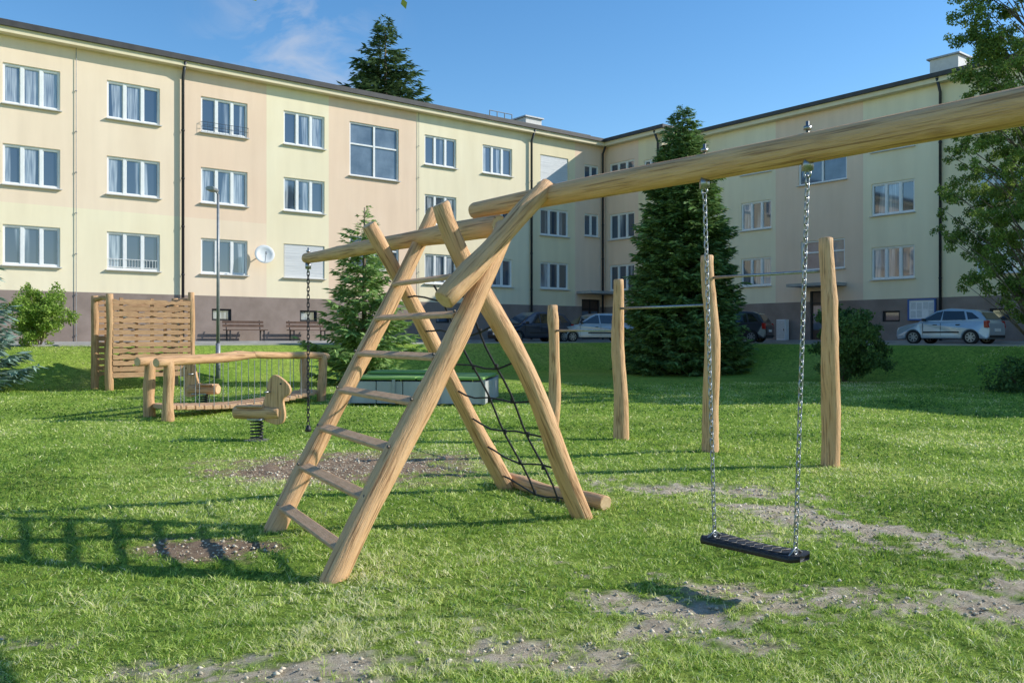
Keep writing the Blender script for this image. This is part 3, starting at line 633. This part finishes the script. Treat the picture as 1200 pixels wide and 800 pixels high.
# ------------------------------------------------------------ climbing wall
cw=thing('climbing_wall','wooden climbing wall of horizontal boards between round log posts','climbing wall',(-10,23.8,.1))
p=Vector((-10.85,23,0)); q=Vector((-9.25,24.6,0))
dn=(q-p).normalized(); nn=Vector((dn.y,-dn.x,0)); L=(q-p).length
for k,(bp_,z) in enumerate(((p,2.72),(q,2.84),(p-nn*1.1,2.7),(q-nn*1.1,2.7))): log('post',(bp_.x,bp_.y,0),(bp_.x,bp_.y,z),.11,.09,cw,WOODB,seed=70+k,wob=.02,n=10)
for k,offn in enumerate((.0,-1.1)):
    g=G(); rn=random.Random(5+k); M=Matrix.Translation(p+nn*(offn+.07)); M.col[0][:3]=dn; M.col[1][:3]=-nn
    for i in range(13):
        z=.52+i*.166; N=44; top=[];bot=[]; c1=[rn.uniform(.2,L-.2) for _ in range(3)]; c2_=[rn.uniform(.2,L-.2) for _ in range(2)]
        for s in range(N+1):
            x=.06+(L-.12)*s/N; top.append((x,z+.066-.035*max(math.exp(-((x-c)/.07)**4) for c in c1))); bot.append((x,z-.066+.03*max(math.exp(-((x-c)/.07)**4) for c in c2_)))
        g.prism(top+bot[::-1],-.022,.022)
    for x in (.3,L/2,L-.3): g.box((x,.045,.5+6*.17),(.09,.04,2.2))
    g.obj('climbing_panel',PLANKD,M,cw)
for bb in (p,q): log('crossbar',(bb.x,bb.y,2.6),(bb.x-nn.x*1.1,bb.y-nn.y*1.1,2.6),.06,.06,cw,WOODB,seed=80,n=8)
# ------------------------------------------------------------ sandbox
sb=thing('sandbox','grey panelled sandbox with dull green folding cover','sandbox',(-2.05,20.3,.05))
M=Matrix.Translation((-2.05,20.6,.05))@Matrix.Rotation(math.radians(-6),4,'Z')
w,d=3.1,2.4
for y in(-d/2,d/2):
    g=G()
    for i in range(5): g.box((-w/2+w*(i+.5)/5,y,.25),(w/5-.02,.05,.5))
    g.obj('side_panel',GRYP,M,sb,bevel=.006)
for x in(-w/2,w/2):
    g=G()
    for i in range(4): g.box((x,-d/2+d*(i+.5)/4,.25),(.05,d/4-.02,.5))
    g.obj('side_panel',GRYP,M,sb,bevel=.006)
for x in(-w/2,-w/6,w/6,w/2):
    for y in(-d/2-.03,d/2+.03): g=G(); g.box((x,y,.27),(.07,.07,.55)); g.obj('corner_post',ZINC,M,sb)
g=G(); g.box((-w/4,0,.57),(w/2-.02,d+.1,.06)); g.box((w/4,0,.57),(w/2-.02,d+.1,.06)); g.box((-w/4,d/4,.64),(w/2-.1,d/2-.1,.06)); g.obj('cover',GREEN,M,sb,bevel=.02)
# ------------------------------------------------------------ lamp, benches
lp=thing('street_lamp','slim grey lamp post with small flat lamp head','street lamp',(-9.3,27,tz(-9.3,27)))
M=W[lp.name]; H=6.05-M.translation.z
g=G(); g.tube([(0,0,-.1),(0,0,1.1)],.075,12); g.tube([(0,0,1.1),(0,0,H)],[.055,.04],12); g.tube([(0,0,H),(0,-.2,H+.06),(0,-.35,H+.07)],.025,8); g.obj('pole',ZINC,M,lp,True)
g=G(); g.prism([(-.12,-.03),(.12,-.03),(.14,.03),(.08,.09),(-.08,.09),(-.14,.03)],-.75,-.3); g.obj('lamp_head',ZINC,M@Matrix.Translation((0,0,H+.05)),lp,bevel=.01)
BW=mat('dark_brown_slat',(.085,.045,.03),.6,c2=(.13,.07,.045),scale=6)
def bench(qb,qa=33.9):
    base=QP(qa,qb,PLAT+.12); rz=math.atan2(AX.y,AX.x); t=thing('park_bench','dark brown slatted bench with dark metal legs by the wall','bench',base,rz,'benches along the building wall'); M=W[t.name]
    g=G(); 
    for i in range(4): g.box((0,-.18+i*.12,.45),(1.7,.1,.035))
    g.obj('seat',BW,M,t)
    g=G()
    for i in range(2): g.box((0,.27+.025*i,.62+i*.15),(1.7,.03,.1))
    g.obj('backrest',BW,M,t)
    for sx in(-.7,.7):
        g=G(); g.box((sx,-.17,.22),(.05,.05,.44)); g.box((sx,.22,.22),(.05,.05,.44)); g.box((sx,.02,.425),(.05,.4,.03)); g.tube([(sx,.24,.4),(sx,.36,.85)],.022,6); g.obj('leg',DKMET,M,t)
bench(5.34+7.6); bench(5.34+10.3)
# ------------------------------------------------------------ cars
def car(label,pos,rz,pm,L=3.8,Wd=1.64,H=1.42,kind='hatch'):
    t=thing('parked_car',label,'car',pos,rz,'cars parked by the building'); M=W[t.name]
    h=L/2; xr=-h+.62; xf=h-.70; ra=.31; rw=.275
    out=[(-h+.06,.20)]
    def arc(xc): return [(xc+ra*math.cos(a),.22+ra*1.05*math.sin(a)) for a in np.linspace(math.pi,0,11)]
    out+=arc(xr)+arc(xf)+[(h-.06,.18),(h,.32),(h-.01,.50),(h-.10,.63),(h-.42,.74),(h-.92,.84),(-.2,.88),(-h+.10,.90),(-h+.0,.78),(-h-.02,.5),(-h,.26)]
    g=G(); g.prism(out,-Wd/2,Wd/2)
    nv=[]
    for x,y,z in g.v:
        k=1-.12*max(0,(abs(x)-h+.35)/.35)**2-.05*max(0,(z-.6)/.35); nv.append((x,y*k,z))
    g.v=nv; g.obj('body',pm,M,t,bevel=.045,segs=3)
    g=G(); g.box((0,0,.40),(L-.3,Wd-.5,.4)); g.obj('underbody',BLK,M,t)
    back=-h+.08
    if kind=='hatch': top=[(h-.85,.84),(h-1.50,1.26),(h-1.85,H-.02),(-.30,H),(-h+.62,H-.07),(-h+.36,H-.15),(back,.89)]
    else: top=[(h-1.0,.84),(h-1.75,1.28),(h-2.1,H-.02),(-.5,H),(-h+.4,H-.03),(-h+.28,H-.07),(back,.89)]
    hy=lambda z:(Wd/2-.07)-(z-.85)*.38
    n=len(top); g=G(); vs=[(x,-hy(z),z) for x,z in top]+[(x,hy(z),z) for x,z in top]
    g.add(vs,[tuple(range(n)),tuple(range(2*n-1,n-1,-1))]+[(i,i+n,(i+1)%n+n,(i+1)%n) for i in range(n)]); g.obj('cabin',pm,M,t,bevel=.04,segs=3)
    zt=H-.11; zb=.91
    x1=top[1][0]
    divs=[[(top[0][0]-.16,zb),(x1-.05,1.22),(x1-.26,zt),(.0,zt+.01),(.0,zb)],[(-.06,zb),(-.06,zt+.01),(-h+.92,zt-.01),(-h+.80,zb)],[(-h+.73,zb+.02),(-h+.84,zt-.03),(-h+.62,zt-.07),(-h+.33,zb+.05)]]
    for poly in divs:
        for sg in(-1,1):
            g=G(); vs=[(x,sg*(hy(z)+.008),z) for x,z in poly]; g.add(vs,[tuple(range(len(poly)))]); g.obj('side_window',CARGL,M,t)
    def endglass(nm,x0,z0,x1,z1,o):
        g=G(); a=hy(z0)-.10;b_=hy(z1)-.08; g.add([(x0+o,-a,z0+.012),(x0+o,a,z0+.012),(x1+o,b_,z1+.012),(x1+o,-b_,z1+.012)],[(0,1,2,3)]); g.obj(nm,CARGL,M,t)
    x0,z0=top[0];x1,z1=top[1]; endglass('windscreen',x0-.06,z0+.04,x1+.04,z1-.02,.012)
    x0,z0=top[-1];x1,z1=top[-2]; endglass('rear_window',x0+(x1-x0)*.15,z0+(z1-z0)*.15,x0+(x1-x0)*.9,z0+(z1-z0)*.9,-.014)
    for xc in(xr,xf):
        for sg in(-1,1):
            Mw=M@Matrix.Translation((xc,sg*(Wd/2-.11),rw))@Matrix.Rotation(math.pi/2,4,'X')
            g=G(); g.lathe([(.18,-.09),(.25,-.095),(.27,-.07),(.275,0),(.27,.07),(.25,.095),(.18,.09),(.18,-.09)],28); wh=g.obj('wheel',TYRE,Mw,t,True)
            g=G(); 
            for zz in(-.082,.082):
                for k in range(7):
                    a=2*math.pi*k/7; Ms=Matrix.Rotation(a,4,'Z'); g.box((.10,0,zz),(.16,.05,.012),0,Ms)
                g.lathe([(0,zz-.008),(.055,zz-.008),(.055,zz+.012),(0,zz+.012)],16); g.lathe([(.16,zz-.006),(.19,zz-.006),(.19,zz+.008),(.16,zz+.008),(.16,zz-.006)],28)
            g.obj('rim',RIM,Mw,wh)
            g=G(); g.lathe([(0,-.05),(.18,-.05),(.18,.05),(0,.05)],20); g.obj('hub',BLK,Mw,wh)
    for sg in(-1,1):
        g=G(); g.prism([(h-.36,.55),(h-.03,.50),(h-.08,.63),(h-.32,.71)],sg*(Wd/2-.33),sg*(Wd/2-.07)); g.obj('headlight',HEADL,M,t,bevel=.01)
        g=G(); g.prism([(-h-.01,.62),(-h+.15,.62),(-h+.16,.87),(-h+.03,.88)],sg*(Wd/2-.24),sg*(Wd/2-.03)); g.obj('taillight',REDL,M,t,bevel=.01)
        g=G(); g.box((h-1.15,sg*(Wd/2+.05),.93),(.12,.15,.10)); g.obj('wing_mirror',BLK,M,t,bevel=.02)
        for x in(.18,-.66 if kind=='hatch' else -.8): 
            g=G(); g.box((x,sg*(Wd/2-.012),.74),(.15,.03,.03)); g.obj('door_handle',BLK,M,t)
        g=G(); g.box((-.03,sg*(Wd/2-.003),.46),(1.35,.02,.06)); g.obj('side_strip',BLK,M,t)
        for x in(-.03,h-1.08): 
            g=G(); g.box((x,sg*(Wd/2-.006),.56),(.008,.014,.5)); g.obj('door_gap',BLK,M,t)
    g=G(); g.box((h-.02,0,.30),(.1,Wd-.35,.12)); g.obj('bumper_trim',BLK,M,t,bevel=.02)
    g=G(); g.box((-h,0,.30),(.08,Wd-.3,.10)); g.obj('bumper_trim',BLK,M,t,bevel=.02)
    g=G(); g.box((-h-.025,0,.54),(.02,.5,.11)); g.obj('number_plate',WHITE,M,t)
    g=G(); g.box((h+.005,0,.42),(.02,.5,.11)); g.obj('number_plate',WHITE,M,t)
    return t
angB=math.atan2(-BX.y,-BX.x)
zc=PLAT+.012
car('small silver-blue hatchback parked beside the yellow wing',(16.75,32.7,zc-.005),angB,paint('silver_blue_paint',(.42,.50,.57)),3.45,1.56,1.36)
car('silver estate car parked near the building corner',(4.0,42.2,zc),math.radians(200),paint('silver_paint',(.50,.51,.52)),4.3,1.7,1.42,'wagon')
car('dark blue hatchback parked by the entrance',(.9,40.6,zc),math.radians(215),paint('dark_blue_paint',(.03,.04,.07)),4.0,1.68,1.45)
car('dark grey car parked behind the tall spruce',(9.8,39.0,zc),math.radians(150),paint('dark_grey_paint',(.05,.05,.055)),3.9,1.7,1.45)
# ------------------------------------------------------------ vegetation
def leafmat(name,c1,c2,isl=.4,tr=.25,sc=.9): return mat(name,c1,.6,c2=c2,scale=sc,island=isl,coord='World',spec=.25,transl=tr,lo=.35,hi=.65)
SPR=leafmat('spruce_needles',(.13,.23,.07),(.23,.35,.115),tr=.3,isl=.5)
SPRF=leafmat('far_spruce_needles',(.07,.13,.05),(.14,.21,.08),tr=.25)
SPRY=leafmat('young_spruce_needles',(.22,.36,.11),(.35,.49,.17),tr=.3)
SPRB=leafmat('blue_spruce_needles',(.20,.31,.25),(.33,.43,.36),tr=.2)
LEAF=leafmat('green_leaves',(.13,.21,.045),(.26,.36,.085),tr=.45)
LEAFL=leafmat('bright_shrub_leaves',(.22,.36,.055),(.36,.49,.10),tr=.35)
LEAFD=leafmat('dark_shrub_leaves',(.07,.14,.04),(.14,.23,.065),tr=.3)
def diamonds(P,A,S,L,Wd):
    n=len(P); L=L[:,None]; Wd=Wd[:,None]
    Q=np.empty((n,4,3)); Q[:,0]=P; Q[:,1]=P+A*L*.45+S*Wd; Q[:,2]=P+A*L; Q[:,3]=P+A*L*.45-S*Wd
    F=np.arange(n*4).reshape(n,4); return Q.reshape(-1,3),F
def unit(v): return v/np.maximum(np.linalg.norm(v,axis=1,keepdims=True),1e-9)
def conifer(label,x,y,z,H,Rr,m,lev,per,tw,p=.85,tl=.3,droop=.3,low=.04,asym=.15,tww=.11,var=.62):
    t=thing('spruce_tree',label,'tree',(x,y,z)); M=W[t.name]
    g=G(); g.tube([(0,0,-.2),(0,0,H*.5),(0,0,H*.98)],[.018*H+.02,.012*H,.01],8); g.obj('trunk',BARK,M,t,True)
    Ps=[];As=[];Ss=[];Ls=[];Ws=[]
    for li in range(lev):
        f=low+(1-low)*(li/lev)**.95; h=f*H
        for k in range(per if f<.85 else max(6,int(per*.65))):
            az=R.uniform(0,2*np.pi); Lb_=Rr*((1-f)**p)*R.uniform(var,1.08)*(1+asym*math.sin(az*2+li*.35)+asym*math.sin(az+li*1.1)); 
            if Lb_<.05: Lb_=.08
            hh=h+R.uniform(-.5,.5)*H/lev
            n=max(4,int(tw*Lb_/Rr+3)); u=np.sort(R.random(n)**.6); r_=u*Lb_
            d=np.array([math.cos(az),math.sin(az),0.]); sd=np.array([-math.sin(az),math.cos(az),0.])
            zz=hh-Lb_*droop*u+Lb_*.22*u**2.5*(1-f*.3)+.2*f*r_
            P=d*r_[:,None]; P[:,2]=zz
            sgn=R.choice([-1,1],n); ang=R.uniform(.15,1.15,n)
            A=d*np.cos(ang)[:,None]+sd*(sgn*np.sin(ang))[:,None]; A[:,2]+=R.uniform(-.55,.2,n)
            A=unit(A); S=unit(np.cross(A,R.normal(0,.5,(n,3))+np.array([0,0,1.])))
            lt=tl*(.55+.75*(1-u*.5))*R.uniform(.6,1.3,n)*min(1,.35+Lb_/Rr)
            Ps.append(P);As.append(A);Ss.append(S);Ls.append(lt);Ws.append(lt*R.uniform(.7,1.3,n)*tww)
    Q,F=diamonds(np.concatenate(Ps),np.concatenate(As),np.concatenate(Ss),np.concatenate(Ls),np.concatenate(Ws))
    npmesh('crown',Q,[F],m,M,t); return t
conifer('tall dense green spruce beside the road',6.6,33,tz(6.6,33),10.35,2.5,SPR,84,29,66,p=.55,tl=.29,droop=.22,low=.015,asym=.06,tww=.15,var=.78)
conifer('young open light green spruce in the lawn',-4.5,26,tz(-4.5,26),5.5,1.85,SPRY,26,12,65,p=.8,tl=.34,droop=.05,tww=.12,asym=.1,var=.6)
conifer('tall dark spruce rising behind the apartment roof',-9.2,62,1.2,23.6,7.0,SPRF,52,20,72,p=.68,tl=.95,droop=.12,asym=.1,tww=.13,var=.65)
conifer('blue-green spruce at the lawn edge',-14.5,22,tz(-14.5,22),5.9,1.75,SPRB,26,12,55,p=.7,tl=.34,droop=.12,tww=.12)
def leafy(name,label,cat,x,y,z,H,trunk_r,clusters,m,nleaf,ls,limb=True,kmul=9):
    t=thing(name,label,cat,(x,y,z)); M=W[t.name]; g=G()
    if limb:
        g.tube([(0,0,-.3),(.05,.03,H*.35),(-.05,0,H*.7),(0,.05,H*.95)],[trunk_r*1.2,trunk_r*.85,trunk_r*.45,.02],9)
        for (cx,cy,cz,rr) in clusters:
            b0=max(.8,cz-.9*math.hypot(cx,cy)-rr*.5); b0=min(b0,H*.9)
            if math.hypot(cx,cy)>5: b0=cz+.25
            g.tube([(0,0,b0),(cx*.5,cy*.5,(b0+cz)/2+.1),(cx,cy,cz)],[trunk_r*.25,trunk_r*.12,.006],5)
    else:
        for k in range(14):
            cx,cy,cz,rr=clusters[k%len(clusters)]; g.tube([(0,0,-.1),(cx*.5,cy*.5,cz*.6),(cx,cy,cz)],[.03,.02,.01],5)
    g.obj('trunk' if limb else 'stems',BARK,M,t,True)
    sub=[]
    for (cx,cy,cz,rr) in clusters:
        for _ in range(int(max(4,rr*kmul))):
            v=R.normal(0,1,3); v/=np.linalg.norm(v); sub.append((cx+v[0]*rr*R.uniform(.3,1),cy+v[1]*rr*R.uniform(.3,1),cz+v[2]*rr*R.uniform(.3,.95),rr*R.uniform(.18,.42)))
    sub=np.array(sub); wts=sub[:,3]**2; idx=R.choice(len(sub),nleaf,p=wts/wts.sum()); v=unit(R.normal(0,1,(nleaf,3)))*(R.random(nleaf)**.4)[:,None]
    P=sub[idx,:3]+v*sub[idx,3][:,None]*np.array([1,1,.85])
    A=unit(R.normal(0,1,(nleaf,3))+np.array([0,0,-.5])); S=unit(np.cross(A,R.normal(0,1,(nleaf,3)))); L_=ls*R.uniform(.6,1.4,nleaf)
    Q,F=diamonds(P,A,S,L_,L_*.33); npmesh('crown' if limb else 'foliage',Q,[F],m,M,t); return t
def crown(z0,z1,r,n,seed,fx=0,c0=.5,c1=.95,pw=.7):
    rn=random.Random(seed); o=[]
    for _ in range(n):
        f=rn.random(); z=z0+(z1-z0)*f; rr=r*math.sin(math.pi*(.12+.8*f))**pw; a=rn.uniform(0,6.28); d=rr*rn.uniform(.2,1.)**.7; o.append((d*math.cos(a)+fx,d*math.sin(a),z,rn.uniform(c0,c1)))
    return o
def taper(z0,z1,r,n,seed):
    rn=random.Random(seed); o=[]
    for _ in range(n):
        f=rn.random(); z=z0+(z1-z0)*f; rr=r*min(1,(f+.12)/.3)*(1-.5*f); a=rn.uniform(0,6.28); d=rr*rn.uniform(.1,1.)**.6
        o.append((d*math.cos(a),d*math.sin(a),z+.15*d,rn.uniform(.34,.72)))
    return o
leafy('deciduous_tree','upright fine-leaved tree beside the road','tree',14.1,23,tz(14.1,23),12.2,.13,taper(1.9,12.4,2.75,200,3),LEAF,150000,.065,kmul=12)
leafy('shrub','rounded dark green shrub on the bank','shrub',10.6,27.3,tz(10.6,27.3),2.5,.05,crown(.5,2.3,1.1,16,5),LEAFD,16000,.09,False)
leafy('shrub','bright green rounded shrub near the blue spruce','shrub',-14.6,26.3,tz(-14.6,26.3),2.1,.05,crown(.4,1.6,.65,26,6,c0=.4,c1=.62,pw=.5),LEAFL,16000,.07,False,14)
leafy('shrub','low dark shrub at the kerb','shrub',13.6,22.6,tz(13.6,22.6)-.1,1.2,.05,crown(.2,1.0,.9,8,8),LEAFD,6000,.08,False)
for k,(x,y,H,r,s) in enumerate([(25,23,10.5,3.0,11),(30,27,12,3.2,12),(26,30,9,2.6,14),(24,17.5,6.5,1.8,13)]):
    leafy('deciduous_tree','broad leafy tree at the side of the lawn','tree',x,y,tz(x,y),H,.2,crown(2.5,H,r,32,s),LEAF,15000,.2)
tw=[(.40,8.1,3.64,.14),(.6,8.05,3.61,.15),(.95,8.0,3.66,.14),(1.25,8.15,3.62,.14),(.15,8.2,3.68,.13),(.8,7.4,3.95,.3),(1.3,7.0,4.1,.3)]+[(a,b2,c,.8) for a,b2,c in((0,0,6),(1,-1,5.5),(-1,.5,5.8),(.5,1.2,6.2),(-.6,-1.2,6.6),(0,.4,7.2))]
leafy('deciduous_tree','broad leafy tree with twigs hanging over the lawn','tree',-1.9,-3.2,0,7.2,.16,tw,LEAF,12000,.07,kmul=16)
# ------------------------------------------------------------ light
el=math.radians(30); sv=Vector((.993,.11,0)).normalized(); sd=Vector((sv.x*math.cos(el),sv.y*math.cos(el),math.sin(el)))
sl=bpy.data.lights.new('sun','SUN'); sl.energy=5; sl.angle=math.radians(.5); sl.color=(1,.965,.875)
so=bpy.data.objects.new('sun',sl); COL.objects.link(so); so.rotation_euler=sd.to_track_quat('Z','Y').to_euler(); so.location=(0,0,30)
w=bpy.data.worlds.new('World'); scene.world=w; w.use_nodes=True; nt=w.node_tree; bg=nt.nodes['Background']
sky=_n(nt,'ShaderNodeTexSky',sky_type='NISHITA'); sky.sun_disc=False; sky.sun_elevation=el; sky.sun_rotation=math.atan2(sd.x,sd.y); sky.ozone_density=2.; sky.air_density=1.; sky.dust_density=.1
tc=_n(nt,'ShaderNodeTexCoord'); mp=_n(nt,'ShaderNodeMapping'); mp.inputs['Scale'].default_value=(7,7,14); mp.inputs['Rotation'].default_value=(0,.5,0); nt.links.new(tc.outputs['Generated'],mp.inputs[0])
n1=_n(nt,'ShaderNodeTexNoise'); n1.inputs['Scale'].default_value=1.5; n1.inputs['Detail'].default_value=9; n1.inputs['Distortion'].default_value=.8; n1.inputs['Roughness'].default_value=.6; nt.links.new(mp.outputs[0],n1.inputs['Vector'])
r1=_n(nt,'ShaderNodeValToRGB'); r1.color_ramp.elements[0].position=.42; r1.color_ramp.elements[1].position=.72; nt.links.new(n1.outputs['Fac'],r1.inputs[0])
ds=_n(nt,'ShaderNodeVectorMath',operation='DISTANCE'); ds.inputs[1].default_value=tuple(Vector((-.25,1,.33)).normalized()); nt.links.new(tc.outputs['Generated'],ds.inputs[0])
mr=_n(nt,'ShaderNodeMapRange'); mr.interpolation_type='SMOOTHSTEP'; mr.inputs['From Min'].default_value=.0; mr.inputs['From Max'].default_value=.14; mr.inputs['To Min'].default_value=.75; mr.inputs['To Max'].default_value=.0; nt.links.new(ds.outputs['Value'],mr.inputs[0])
mu=_n(nt,'ShaderNodeMath',operation='MULTIPLY'); nt.links.new(r1.outputs[0],mu.inputs[0]); nt.links.new(mr.outputs[0],mu.inputs[1])
hs=_n(nt,'ShaderNodeHueSaturation'); hs.inputs['Saturation'].default_value=1.28; hs.inputs['Value'].default_value=1.25; nt.links.new(sky.outputs[0],hs.inputs['Color'])
mx=_n(nt,'ShaderNodeMixRGB'); nt.links.new(mu.outputs[0],mx.inputs[0]); nt.links.new(hs.outputs[0],mx.inputs[1]); mx.inputs[2].default_value=(4.3,4.5,5.0,1)
nt.links.new(mx.outputs[0],bg.inputs[0]); bg.inputs[1].default_value=.15
# ------------------------------------------------------------ camera
cam=bpy.data.cameras.new('camera'); co=bpy.data.objects.new('camera',cam); COL.objects.link(co); co.location=(0,0,EYE); co.rotation_euler=(math.pi/2,0,0)
cam.lens=30; cam.sensor_width=36; cam.shift_y=-.006; cam.clip_end=2000; scene.camera=co
